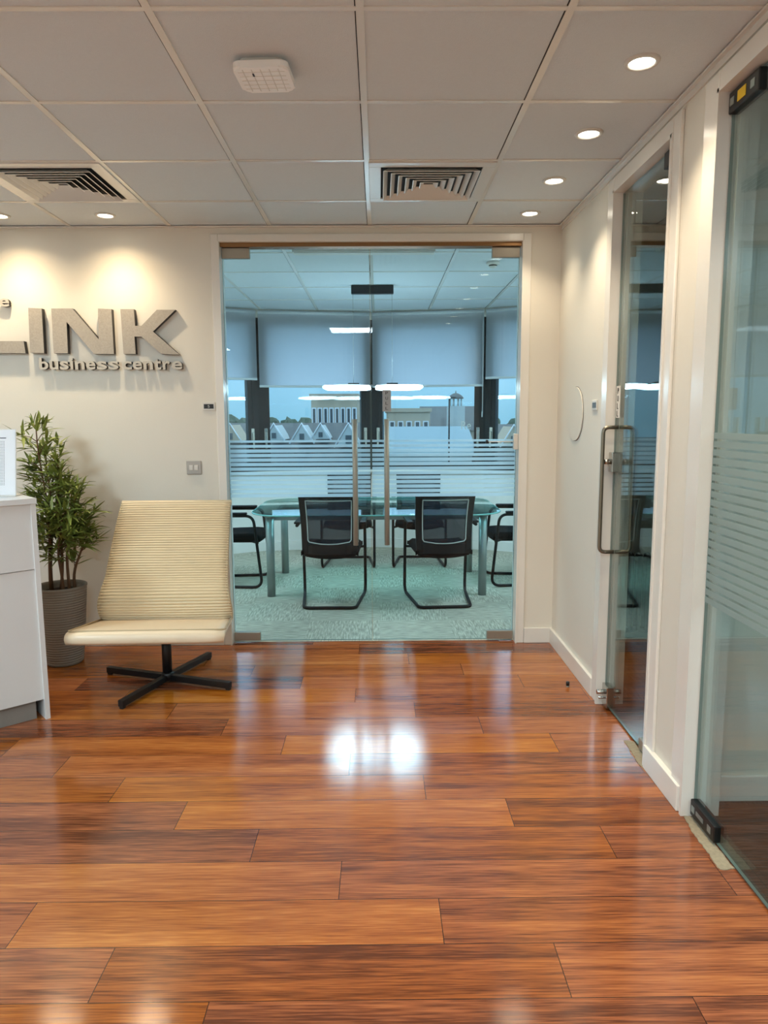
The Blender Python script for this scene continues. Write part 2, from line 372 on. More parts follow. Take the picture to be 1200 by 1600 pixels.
# ------------------------------------------------------------------ faceted window wall of the meeting room
VP_ = [(-2.62, 7.10), (-1.29, 7.76), (-.072, 7.97), (1.155, 7.76), (2.47, 7.10)]
SILL = .86; HEAD = 2.52
def local(a, b):
    a = Vector((*a, 0)); b = Vector((*b, 0)); d = (b - a).normalized(); n = Vector((-d.y, d.x, 0))
    return Matrix(((d.x, n.x, 0, a.x), (d.y, n.y, 0, a.y), (0, 0, 1, 0), (0, 0, 0, 1))), (b - a).length
bmw = B(); bms = B(); bml = B(); bmh = B()
FR = .115
blind_info = [(1.66, .34, .97), (1.785, .0, 1.0), (1.785, .0, 1.0), (1.69, .0, .6)]
for i in range(4):
    Mx, L = local(VP_[i], VP_[i + 1])
    t = .02
    bx(bmw, 0, L + .07, 0.0, .2, 0, SILL, rot=Mx); bx(bmh, 0, L + .05, 0.0, .13, HEAD, H, rot=Mx)
    bx(bms, 0, L, -.016, 0, 0, .1, rot=Mx)
    bx(bml, 0, L, -.06, .02, SILL, SILL + .025, rot=Mx)
    fr = B()
    bx(fr, -.02, FR, .02, .12, SILL + .025, HEAD, rot=Mx); bx(fr, L - FR, L + .06, .02, .12, SILL + .025, HEAD, rot=Mx)
    bx(fr, FR, L - FR, .02, .12, SILL + .025, SILL + .09, rot=Mx); bx(fr, FR, L - FR, .02, .12, HEAD - .07, HEAD, rot=Mx)
    for q in (FR * .45, L - FR * .55): bx(fr, q, q + .012, .012, .03, SILL + .03, HEAD - .01, rot=Mx)
    w = struct('window_%d' % (i + 1), fr, M_frame)
    struct('window_pane', box(FR, L - FR, .06, .075, SILL + .09, HEAD - .07, rot=Mx), M_wglass, w)
    for q in (FR * .62, L - FR * .62):
        hb = B(); bx(hb, q - .018, q + .018, -.004, .02, 1.20, 1.35, .004, rot=Mx); bx(hb, q - .011, q + .011, -.03, -.008, 1.13, 1.31, .004, rot=Mx)
        obj('window_handle', hb, M_chrome, w)
struct('wall_facade', bmw, M_trim); struct('wall_header', bmh, M_wall); struct('baseboard_facade', bms, M_trim); struct('trim_7', bml, M_trim)
if True:
    bm = B(); bx(bm, -3.2, 3.1, YB + .1, 8.5, H + .06, H + .3); struct('ceiling_slab', bm, M_dark)
    bm = B(); bx(bm, XL - .3, 4.8, YN - .3, YB + .1, H + .06, H + .3); struct('ceiling_slab', bm, M_dark)

def blind(i, s0, s1, zb, label):
    Mx, L = local(VP_[i], VP_[i + 1])
    r = thing('roller_blind', label, 'blind', (0, 0, 0), 0, 'roller blinds over the meeting room windows')
    a, b = s0 * L, s1 * L
    fb = B(); n = 24
    cols = []
    for k in range(n + 1):
        s = a + (b - a) * k / n; yy = -.045 + .0015 * math.sin(k * 1.1)
        cols.append([fb.verts.new(Mx @ Vector((s, yy + dy, z))) for z in (zb + .02, HEAD + .035) for dy in (0, .0015)])
    for p, q in zip(cols, cols[1:]):
        fb.faces.new((p[0], q[0], q[2], p[2])); 
    obj('blind_fabric', fb, M_blind, r)
    obj('bottom_rail', box(a, b, -.055, -.037, zb, zb + .024, bev=.004, rot=Mx), M_blindrail, r)
    rb = B(); tube(rb, [Mx @ Vector((a, -.03, HEAD + .05)), Mx @ Vector((b, -.03, HEAD + .05))], .022, 12); obj('roller', rb, M_blindrail, r)
    if i in (2,):
        cb = B()
        for dx in (0, .012): tube(cb, [Mx @ Vector((b - .012 + dx, -.075, HEAD + .04)), Mx @ Vector((b - .008 + dx * .5, -.075, 1.50))], .0022, 6)
        tube(cb, [Mx @ Vector((b - .008, -.075, 1.52)), Mx @ Vector((b - .008, -.075, 1.46))], .006, 8)
        obj('pull_chain', cb, M_blindrail, r)
blind(0, .02, .985, 1.86, 'pale roller blind at the left edge of the meeting room glass')
blind(1, .012, .985, 1.785, 'wide pale roller blind left of the central mullion')
blind(2, .015, .985, 1.785, 'wide pale roller blind right of the central mullion with a pull chain')
blind(3, .012, .98, 1.86, 'pale roller blind at the right edge of the meeting room glass')
# window lettering on the right centre pane
Mx, L = local(VP_[2], VP_[3])
p0 = P(729, 668, 1, 7.8); tb = text_bm('Re', .13); 
for v in tb.verts: v.co = Vector((p0.x + v.co.x * .85, 7.855 - (p0.x + .0) * 0 + 0, p0.z + v.co.y - .02))
obj('window_lettering', tb, M_pipew, bpy.data.objects['window_3'])

# ------------------------------------------------------------------ glass doors
def door_leaf(name, x0, x1, outer):
    d = struct(name, box(x0, x1, YG - .005, YG + .005, .012, GZ - .016), M_glass)
    e = B(); bx(e, x0, x0 + .0015, YG - .0052, YG + .0052, .012, GZ - .016); bx(e, x1 - .0015, x1, YG - .0052, YG + .0052, .012, GZ - .016); bx(e, x0, x1, YG - .0052, YG + .0052, .0105, .012)
    obj('glass_edge', e, M_edge, d)
    s = 1 if outer > 0 else -1; ox = x1 if s > 0 else x0
    a, b = sorted((ox, ox - s * .17))
    for z0, z1 in ((.012, .068), (GZ - .075, GZ - .014)):
        obj('patch_fitting', box(a, b, YG - .017, YG + .017, z0, z1, bev=.003), M_patch, d)
    # frosted film bands, each with a clear gap
    f = B(); z = 1.318; k = 0
    while z > .975:
        th = .014 if k == 0 else (.017 if k == 1 else .0205)
        bx(f, x0 + .004, x1 - .004, YG - .0068, YG - .0056, z - th, z); z -= .0285; k += 1
    obj('frosted_stripes', f, M_frost, d)
    return d
dl = door_leaf('door_1', GX0 + .010, SEAM - .002, -1)
dr = door_leaf('door_2', SEAM + .002, GX1 - .012, 1)
def bar_handle(parent, x, z0, z1):
    for s in (-1, 1):
        bm = B(); tube(bm, [(x, YG + s * .06, z0), (x, YG + s * .06, z1)], .016, 20)
        for z in (z0 + .1, z1 - .1): tube(bm, [(x, YG + s * .005, z), (x, YG + s * .06, z)], .009, 12)
        obj('bar_handle', bm, M_steel, parent)
zt = P(555, 655, 1, YG - .06).z; zb_ = P(555, 852, 1, YG - .06).z
bar_handle(dl, P(555, 750, 1, YG - .06).x, zb_, zt); bar_handle(dr, P(604.5, 750, 1, YG - .06).x, zb_, zt)
pa = P(597.5, 609, 1, YG); pb = P(611, 643, 1, YG)
pl = obj('pull_plate', box(pa.x, pb.x, YG - .0075, YG - .0055, pb.z, pa.z), M_plate, dr, label='grey plate reading PULL')
bm = B(); h = (pa.z - pb.z) / 4.3
for k, ch in enumerate('PULL'):
    t = text_bm(ch, 1, .02); cxm = (pa.x + pb.x) / 2; z1 = pa.z - .012 - k * h
    fit(t, cxm - .008, cxm + .008, z1 - h * .58, z1, YG - .0088, .001)
    me = bpy.data.meshes.new('x'); t.to_mesh(me); t.free(); bm.from_mesh(me); bpy.data.meshes.remove(me)
obj('plate_lettering', bm, M_txt, pl)
# small latch on the right jamb
t = thing('door_latch', 'small white latch box on the right jamb of the double glass doors', 'latch')
q = P(802, 690, 1, YG - .03)
obj('latch_body', box(GX1 - .034, GX1 - .006, YG - .045, YG - .012, q.z - .05, q.z + .05, bev=.004), M_plastic, t)
bm = B(); tube(bm, [(GX1 - .034, YG - .03, q.z), (P(762, 688, 1, YG - .03).x, YG - .03, q.z)], .003, 8); obj('latch_rod', bm, M_plastic, t)
bm = B(); lathe(bm, [(0, -.012), (.010, -.012), (.010, .0), (.007, .012), (0, .012)], (P(761, 688, 1, YG - .03).x, YG - .03, q.z), 14); obj('latch_knob', bm, M_black, t)

# side doors of frameless glass
def side_door(name, y0, y1, x, near_patch_mat):
    return struct(name, box(x - .005, x + .005, y0, y1, .010, GZ - .018), M_sglass)
XG = XR + .03
d2 = side_door('door_3', D2a + .014, D2b - .018, XG, None)
d3 = side_door('door_4', D3a + .014, D3b - .016, XG, None)
for d, a, b in ((d2, D2a + .014, D2b - .018), (d3, D3a + .014, D3b - .016)):
    e = B(); bx(e, XG - .0052, XG + .0052, b - .0015, b, .01, GZ - .018); bx(e, XG - .0052, XG + .0052, a, b, .009, .0102); bx(e, XG - .0052, XG + .0052, a, a + .0015, .01, GZ - .018)
    obj('glass_edge', e, M_edge, d)
# rectangular loop handle straddling the glass of door 3
hy = 3.405; hz1 = P(960, 668, 0, XG).z + .0; hz1 = 1.405; hz0 = .80
for s, nm in ((-1, 'loop_handle'), (1, 'loop_handle')):
    bm = B(); xo = XG + s * .075
    tube(bm, fillet([(XG + s * .005, hy, hz0), (xo, hy, hz0), (xo, hy, hz1), (XG + s * .005, hy, hz1)], .03, 6), .0095, 14)
    obj(nm, bm, M_loop, d2)
lk = obj('lock_case', box(XG - .030, XG + .030, D2b - .075, D2b - .022, 1.19, 1.285, bev=.003), M_chrome, d2)
bm = B(); tube(bm, [(XG - .065, D2b - .048, 1.24), (XG - .03, D2b - .048, 1.24)], .013, 16); obj('thumb_turn', bm, M_chrome, lk)
bp = obj('patch_lock', box(XG - .022, XG + .022, D2b - .10, D2b - .022, .012, .12, bev=.003), M_chrome, d2)
for s in (-1, 1):
    bm = B(); tube(bm, [(XG + s * .022, D2b - .06, .085), (XG + s * .06, D2b - .06, .085)], .012, 14); tube(bm, [(XG + s * .022, D2b - .06, .055), (XG + s * .05, D2b - .06, .055)], .006, 10)
    obj('lock_cylinder', bm, M_chrome, bp)
obj('patch_fitting', box(XG - .016, XG + .016, D2a + .014, D2a + .15, GZ - .08, GZ - .018, bev=.003), M_black, d2)
obj('patch_fitting', box(XG - .016, XG + .016, D2a + .014, D2a + .15, .012, .06, bev=.003), M_patch, d2)
# PULL plate seen at a slant
plt = obj('pull_plate', box(XG - .0075, XG - .0055, D2b - .085, D2b - .03, 1.45, 1.60), M_plastic, d2, label='white plate reading PULL')
bm = B()
for k, ch in enumerate('PULL'):
    t = text_bm(ch, 1, .02); z1 = 1.59 - k * .036
    fit(t, -.009, .009, z1 - .026, z1, 0, .001)
    for v in t.verts: v.co = Vector((XG - .0088 + v.co.y, D2b - .0575 - v.co.x, v.co.z))
    me = bpy.data.meshes.new('x'); t.to_mesh(me); t.free(); bm.from_mesh(me); bpy.data.meshes.remove(me)
obj('plate_lettering', bm, M_txt, plt)
# door 4: black uncovered patch hinges and frosted stripes
def black_patch(z0, z1, sticker):
    o = obj('hinge_patch', box(XG - .018, XG + .018, D3b - .20, D3b - .016, z0, z1, bev=.004), M_black, d3)
    zc = (z0 + z1) / 2
    for yy in (D3b - .04, D3b - .165): obj('fixing_screw', box(XG - .0195, XG - .017, yy - .012, yy + .012, zc - .012, zc + .012), M_silver, o)
    if sticker: obj('sticker', box(XG - .0195, XG - .017, D3b - .125, D3b - .075, zc - .016, zc + .016), M_yellow, o, label='yellow sticker')
    else: obj('adjuster_slot', box(XG - .0195, XG - .017, D3b - .12, D3b - .065, zc - .008, zc + .008), M_silver, o)
black_patch(.012, .072, False); black_patch(GZ - .085, GZ - .02, True)
f = B(); z = 1.40
while z > .83:
    bx(f, XG - .0072, XG - .0056, D3a + .02, D3b - .018, z - .021, z); z -= .0285
obj('frosted_stripes', f, M_frost2, d3)

# ------------------------------------------------------------------ downlights, panels, grilles
def make_downlight():
    r = thing('ceiling_downlight', '', 'downlight')
    b = B(); lathe(b, [(.040, .004), (.043, -.006), (.055, -.005), (.058, .0), (.058, .003), (.040, .004)], (0, 0, 0), 32); obj('trim_ring', b, M_white, r)
    b = B(); lathe(b, [(0, -.0035), (.030, -.0035), (.041, -.001)], (0, 0, 0), 28); obj('lens', b, M_lens, r, label='glowing warm lens')
    return r
D0 = make_downlight(); used = [False]
def downlight(x, y, label, w, ang=105, group=None):
    r = D0 if not used[0] else copy_tree(D0); used[0] = True
    r.location = (x, y, H - .0015); tag(r, label, 'downlight', group)
    ld = bpy.data.lights.new('downlight_beam', 'SPOT'); ld.energy = w; ld.color = WARM; ld.spot_size = math.radians(ang); ld.spot_blend = .9; ld.shadow_soft_size = .03
    lo = bpy.data.objects.new('downlight_beam', ld); C.objects.link(lo); lo.parent = r; lo.location = (0, 0, -.012)
    if 'letter' in label: ld.color = WARM2; ld.shadow_soft_size = .014
ordn = ['farthest', 'second farthest', 'third farthest', 'fourth farthest']
for k, yy in enumerate([4.22, 3.66, 3.08, 2.49]):
    downlight(.87, yy, '%s round recessed downlight in the row along the right wall' % ordn[k], SPOT_W, group='recessed downlights along the right wall')
downlight(-1.545, 4.235, 'round recessed downlight above the wall letters, beside the ceiling grille', SPOT_WALL_W, 140, 'recessed downlights over the lettered wall')
downlight(-2.145, 4.235, 'round recessed downlight at the left edge above the wall letters', SPOT_WALL_W, 140, 'recessed downlights over the lettered wall')
downlight(-2.745, 4.235, 'round recessed downlight above the start of the wall lettering', SPOT_WALL_W, 140, 'recessed downlights over the lettered wall')
for k, yy in enumerate([1.89, 1.29, .69, .09]):
    downlight(.87, yy, 'round recessed downlight outside the view, %s of four nearest the viewer' % ['farthest', 'second farthest', 'third farthest', 'nearest'][k], SPOT_W, group='recessed downlights along the right wall')
def led_panel(x, y, label, w=None, col=None):
    r = thing('ceiling_light_panel', label, 'ceiling light', (x, y, H), 0, 'square light panels')
    b = B()
    for a in ((-.297, .297, -.297, -.28), (-.297, .297, .28, .297), (-.297, -.28, -.28, .28), (.28, .297, -.28, .28)): bx(b, *a, -.008, -.001)
    obj('frame', b, M_white, r); obj('diffuser', box(-.28, .28, -.28, .28, -.005, -.0015), M_panel, r, label='glowing white diffuser')
    ld = bpy.data.lights.new('panel_light', 'AREA'); ld.shape = 'SQUARE'; ld.size = .54; ld.energy = w or PANEL_W; ld.color = col or PANEL_COL
    lo = bpy.data.objects.new('panel_light', ld); C.objects.link(lo); lo.parent = r; lo.location = (0, 0, -.012)
led_panel(-.345, -.22 - .3, 'square light panel in the ceiling behind the viewer, nearest the glass doors')
led_panel(-2.745, -.52, 'added unseen square light panel in the ceiling left behind the viewer')  # added out of view to light the lobby
led_panel(-2.745, -2.92, 'added unseen square light panel in the ceiling far behind the viewer')  # another added lobby light, kept out of the door reflections
led_panel(2.9, .08, 'added unseen square fill panel in the side office ceiling')  # added fill light, brightens the office wall behind the glass
led_panel(-1.85, 5.5, 'added unseen square fill panel in the meeting room ceiling, left of the doors', MEET_W, MEET_COL)  # added fill light for the meeting room, hidden beyond the door frame
led_panel(1.85, 5.5, 'added unseen square fill panel in the meeting room ceiling, right of the doors', MEET_W, MEET_COL)  # matching added fill light, hidden on the right
led_panel(-2.745, 1.88, 'added unseen square light panel in the ceiling above the reception desk')  # added lobby light to the left, out of view

def diffuser(cx, cy, label):
    r = thing('ceiling_air_grille', label, 'air vent', (cx, cy, H), 0, 'square ceiling air grilles')
    b = B()
    o, i = .292, .235
    for a in ((-o, o, -o, -i), (-o, o, i, o), (-o, -i, -i, i), (i, o, -i, i)): bx(b, *a, -.010, -.0005, .002)
    obj('frame', b, M_aired, r)
    obj('backing', box(-i, i, -i, i, -.003, -.0015), M_dark, r)
    for k in range(6):   # nested sloping square louvres
        a0 = .225 - k * .036; a1 = a0 - .022
        b = B(); z0, z1 = -.022 + k * .001, -.004
        A = [b.verts.new((sx_ * a0, sy_ * a0, z0)) for sx_, sy_ in ((-1, -1), (1, -1), (1, 1), (-1, 1))]
        A2 = [b.verts.new((sx_ * (a0 - .004), sy_ * (a0 - .004), z0 - .0015)) for sx_, sy_ in ((-1, -1), (1, -1), (1, 1), (-1, 1))]
        Q = [b.verts.new((sx_ * a1, sy_ * a1, z1)) for sx_, sy_ in ((-1, -1), (1, -1), (1, 1), (-1, 1))]
        for j in range(4):
            j2 = (j + 1) % 4
            b.faces.new((A[j], A[j2], Q[j2], Q[j])); b.faces.new((A[j], A2[j], A2[j2], A[j2])); b.faces.new((A2[j], Q[j], Q[j2], A2[j2]))
        obj('louvre', b, M_aired, r)
    return r
diffuser(.255, 3.68, 'square louvred air grille in the ceiling in front of the glass doors')
diffuser(-1.545, 3.68, 'square louvred air grille in the ceiling before the lettered wall')

# wireless access point
t = thing('wireless_access_point', 'white rounded square wireless access point mounted under a ceiling tile', 'wireless access point', (P(411, 112, 2, H - .03).x, P(411, 116, 2, H - .03).y + .02, H), math.radians(-3))
def rrect(hx, hy, r, n=6):
    pts = []
    for cx, cy, a0 in ((hx - r, hy - r, 0), (-hx + r, hy - r, 90), (-hx + r, -hy + r, 180), (hx - r, -hy + r, 270)):
        for k in range(n + 1):
            a = math.radians(a0 + 90 * k / n); pts.append((cx + r * math.cos(a), cy + r * math.sin(a)))
    return pts
b = B(); prism(b, rrect(.07, .07, .02), 2, -.022, -.001); obj('mount', b, M_white, t)
b = B(); prism(b, rrect(.09, .09, .028), 2, -.040, -.018)
bmesh.ops.bevel(b, geom=[e for e in b.edges if all(v.co.z < -.039 for v in e.verts)], offset=.006, segments=3, affect='EDGES')
h_ = obj('housing', b, M_ap, t)
b = B()
for k in range(-2, 3):
    bx(b, k * .029 - .001, k * .029 + .001, -.076, .076, -.0412, -.040); bx(b, -.076, .076, k * .029 - .001, k * .029 + .001, -.0412, -.040)
obj('grid_ridges', b, M_trim, h_)
obj('status_mark', box(-.032, -.026, -.05, -.03, -.0415, -.0405), M_ink, h_)

# ------------------------------------------------------------------ wall letters
YL = YB - .038
def wp(px, py, y=YL):
    v = P(px, py, 1, y); return (v.x, v.z)
def big_letter(name, pts, label):
    b = B(); prism(b, [wp(*p) for p in pts], 1, YL, YB - .001, 0, 1)
    fs = [f for f in b.faces if abs(f.normal.y) > .9 or True]
    o = obj(name, b, [M_lett, M_lside]); tag(o, label, 'sign letter', 'large silver wall letters')
    return o
big_letter('wall_letter', [(-62, 482), (-34, 482), (-34, 533), (37, 533), (40, 552), (-60, 551)], 'large silver letter L with dark edges cut off at the left of the view')
big_letter('wall_letter', [(44, 481), (65, 482), (69, 552), (47, 551)], 'large silver letter I with dark edges on the cream wall')
big_letter('wall_letter', [(80, 482), (113, 482), (154, 530), (153, 482), (174, 483), (178, 553), (147, 553), (104, 503), (106, 552), (84, 552)], 'large silver letter N with dark edges on the cream wall')
big_letter('wall_letter', [(188, 483), (209, 483), (211, 509), (221, 509), (245, 484), (274, 484), (239, 518), (280, 554), (252, 553), (221, 526), (210, 526), (212, 553), (193, 553)], 'large silver letter K with dark edges, last of the big word')
def small_letter(ch, x0, x1, y0, y1, label, grp='small silver wall letters'):
    a = wp(x0, y1); c = wp(x1, y0)
    b = text_bm(ch, 1, .05, .024); fit(b, a[0], c[0], a[1], c[1], YL + .006, .026)
    for f in b.faces:
        f.normal_update(); f.material_index = 0 if abs(f.normal.y) > .5 else 1
    o = obj('small_wall_letter', b, [M_silverl, M_lside]); tag(o, label, 'sign letter', grp)
M_silverl = mat('small_letter_face', (190, 184, 172), .5, .0)
xs = [('b', 61, 74), ('u', 77, 90), ('s', 93, 106), ('i', 109.5, 113), ('n', 117, 131), ('e', 134, 148), ('s', 151, 166), ('s', 169, 184), ('c', 191, 205), ('e', 207, 221), ('n', 224, 238), ('t', 240, 251), ('r', 254, 265), ('e', 268, 284)]
nm = ['b starting the word business', 'u after the b of business', 's after the u of business', 'i in the middle of business', 'n after the i of business', 'e after the n of business', 's after the e of business', 's ending the word business',
      'c starting the word centre', 'e after the c of centre', 'n in the middle of centre', 't after the n of centre', 'r after the t of centre', 'e ending the word centre']
for (ch, a, b_), n_ in zip(xs, nm):
    top = 559 if ch in 'bi' else (561 if ch == 't' else 564); bot = 577.5
    small_letter(ch, a, b_, top, bot, 'small silver letter ' + n_)
small_letter('e', -2, 13, 466, 479, 'small silver letter e ending the cut-off word above the large L')

# plates, switch
def room_plate(label, loc, rz, num):
    t = thing('room_number_plate', label, 'door plate', loc, rz)
    obj('plate', box(-.04, .04, -.006, 0, -.026, .026, bev=.002), M_plastic, t)
    ins = obj('insert', box(-.030, .030, -.0075, -.006, -.014, .014), M_black, t, label='black insert')
    if not num: return
    b = text_bm(num, 1, .02); fit(b, -.006, .006, -.008, .008, -.0085, .0008); obj('number', b, M_pipew, ins)
p = P(326.5, 635, 1, YB); room_plate('small silver number plate with black 5 insert on the lettered wall beside the glass doors', (p.x, YB - .0005, p.z), 0, '5')
p = P(929, 633, 0, XR); room_plate('small number plate with black insert on the right wall beside the loop handle door', (XR - .0005, 3.69, p.z), -PI / 2, '')
p = P(303.5, 730.5, 1, YB)
t = thing('light_switch', 'square silver double light switch on the cream wall above the lounge chair', 'light switch', (p.x, YB - .0005, p.z))
obj('plate', box(-.046, .046, -.010, 0, -.043, .043, bev=.004), mat('switch_plate', (176, 172, 166), .35, .4), t)
for dx in (-.016, .016): obj('rocker', box(dx - .012, dx + .012, -.015, -.010, -.016, .016, bev=.002), M_plastic, t)
# round cover disc on the right wall
p = P(898, 648, 0, XR)
b = B(); lathe(b, [(0, .006), (.149, .006), (.150, .005), (.150, .0), (0, 0)], (0, 0, 0), 64, False)
o = obj('round_wall_disc', b, M_wall); o.rotation_euler = (0, -PI / 2, 0); o.location = (XR - .0005, 4.05, 1.472)
tag(o, 'flat round off-white disc on the right wall near the corner', 'wall disc')
b = B(); lathe(b, [(.148, .0015), (.1525, .0015), (.1525, .0), (.148, 0)], (0, 0, 0), 64, False); obj('edge_shade_ring', b, M_ink, o)  # dark ring standing in for the shadow line round the disc

# ------------------------------------------------------------------ lounge chair
def lounge():
    cx, oy = -1.185, 3.82
    r = thing('lounge_chair', 'cream leather ribbed armless lounge chair on black swivel base by the wall', 'lounge chair', (cx, oy, 0), math.radians(1.5))
    def sheet(prof, hw, th, ribs=None, closed_edge=True):
        """prof: (y,z) centre line list; hw: half width per point"""
        bm = B(); n = len(prof); rows = []
        for i in range(n):
            a = prof[max(i - 1, 0)]; c = prof[min(i + 1, n - 1)]
            ty, tz = c[0] - a[0], c[1] - a[1]; l = math.hypot(ty, tz) or 1
            ny, nz = -tz / l, ty / l    # normal towards sitter
            if nz < 0 and abs(ty) > abs(tz): ny, nz = -ny, -nz
            rows.append((prof[i], (ny, nz), hw[i]))
        m = 14; front = []; back = []
        for i, ((y, z), (ny, nz), w) in enumerate(rows):
            k = ribs[i] if ribs else 0
            fr, bk = [], []
            for j in range(m + 1):
                u = -1 + 2 * j / m; x = u * w
                e = th * (1 - .35 * abs(u) ** 8)
                fr.append(bm.verts.new((x, y + ny * (e / 2 + k), z + nz * (e / 2 + k)))); bk.append(bm.verts.new((x, y - ny * e / 2, z - nz * e / 2)))
            front.append(fr); back.append(bk)
        for i in range(n - 1):
            for j in range(m):
                for g in (front, back):
                    f = bm.faces.new((g[i][j], g[i][j + 1], g[i + 1][j + 1], g[i + 1][j])); f.smooth = True
            for j in (0, m): f = bm.faces.new((front[i][j], front[i + 1][j], back[i + 1][j], back[i][j]))
        for i in (0, n - 1):
            for j in range(m): bm.faces.new((front[i][j], front[i][j + 1], back[i][j + 1], back[i][j]))
        return bm
    def interp(keys, n):
        # Catmull-Rom through keys (y,z,w) resampled evenly
        pts = []
        K = [keys[0]] + list(keys) + [keys[-1]]
        for i in range(1, len(K) - 2):
            for s in range(40):
                t_ = s / 40; p0, p1, p2, p3 = (Vector(K[i + d]) for d in (-1, 0, 1, 2))
                pts.append(.5 * (2 * p1 + (p2 - p0) * t_ + (2 * p0 - 5 * p1 + 4 * p2 - p3) * t_ ** 2 + (-p0 + 3 * p1 - 3 * p2 + p3) * t_ ** 3))
        pts.append(Vector(keys[-1])); L = [0]
        for a, b in zip(pts, pts[1:]): L.append(L[-1] + math.hypot(b[0] - a[0], b[1] - a[1]))
        out = []; j = 0
        for k in range(n + 1):
            s = L[-1] * k / n
            while j < len(L) - 2 and L[j + 1] < s: j += 1
            u = (s - L[j]) / max(1e-9, L[j + 1] - L[j]); out.append(pts[j].lerp(pts[j + 1], min(1, u)))
        return out, L[-1]
    # keys in world Y (minus oy)
    sk = [(3.455, .345, .392), (3.450, .372, .396), (3.49, .384, .394), (3.60, .372, .383), (3.72, .355, .370), (3.88, .335, .356)]
    sp, L = interp([(a - oy, b, c) for a, b, c in sk], 40)
    obj('seat', sheet([(p[0], p[1]) for p in sp], [p[2] for p in sp], .034), M_leather_s, r)
    bk = [(3.875, .345, .362), (3.846, .40, .366), (3.834, .455, .362), (3.850, .510, .350), (3.905, .58, .338), (3.975, .69, .332), (4.06, .81, .326), (4.15, .925, .320), (4.185, .958, .318)]
    NR = 48; S = 8
    bp_, L = interp([(a - oy, b, c) for a, b, c in bk], NR * S)
    ribs = [.0115 * abs(math.sin(PI * k / S)) ** .6 for k in range(NR * S + 1)]
    back = obj('backrest', sheet([(p[0], p[1]) for p in bp_], [p[2] for p in bp_], .026, ribs), M_leather, r)
    for s in (-1, 1):
        b = B(); tube(b, [(s * (p[2] - .004), p[0] - .012, p[1] + .004) for p in bp_[::6]], .0075, 8); obj('piping', b, M_pipe, back)
    b = B(); tube(b, [(-.32, bp_[-1][0] + .0, bp_[-1][1] + .004), (.32, bp_[-1][0] + .0, bp_[-1][1] + .004)], .016, 12); obj('top_roll', b, M_leather, back)
    b = B(); pts = [(p[0], p[1]) for p in sp]
    e = [(-(q[2]), q[0], q[1] + .014) for q in sp[:2:-2]] + [(q[2], q[0], q[1] + .014) for q in sp[3::2]]
    tube(b, fillet([(-.356, 3.86 - oy, .354), (-.394, 3.475 - oy, .399), (.394, 3.475 - oy, .399), (.356, 3.86 - oy, .354)], .03, 5), .005, 8); obj('seat_piping', b, M_pipe, r)
    # lumbar side flaps
    # underframe and column
    b = B(); bx(b, -.16, .16, -.20, .10, .30, .325, .006); bx(b, -.03, .03, .05, .14, .30, .40, .004); obj('under_frame', b, M_black, r)
    b = B(); lathe(b, [(0, .035), (.026, .035), (.026, .30), (0, .30)], (0, 0, 0), 24); obj('column', b, M_black, r)
    b = B(); lathe(b, [(0, .014), (.034, .014), (.034, .052), (.028, .058), (0, .058)], (0, 0, 0), 24); obj('hub', b, M_black, r)
    for a in (-110, -21, 67, 160):
        b = B(); ca, sa = math.cos(math.radians(a)), math.sin(math.radians(a))
        R_ = Matrix.Rotation(math.radians(a), 4, 'Z')
        bx(b, .02, .40, -.016, .016, .012, .045, .002, rot=R_)
        bx(b, .375, .398, -.010, .010, 0, .014, rot=R_)
        obj('base_arm', b, M_black, r)
lounge()

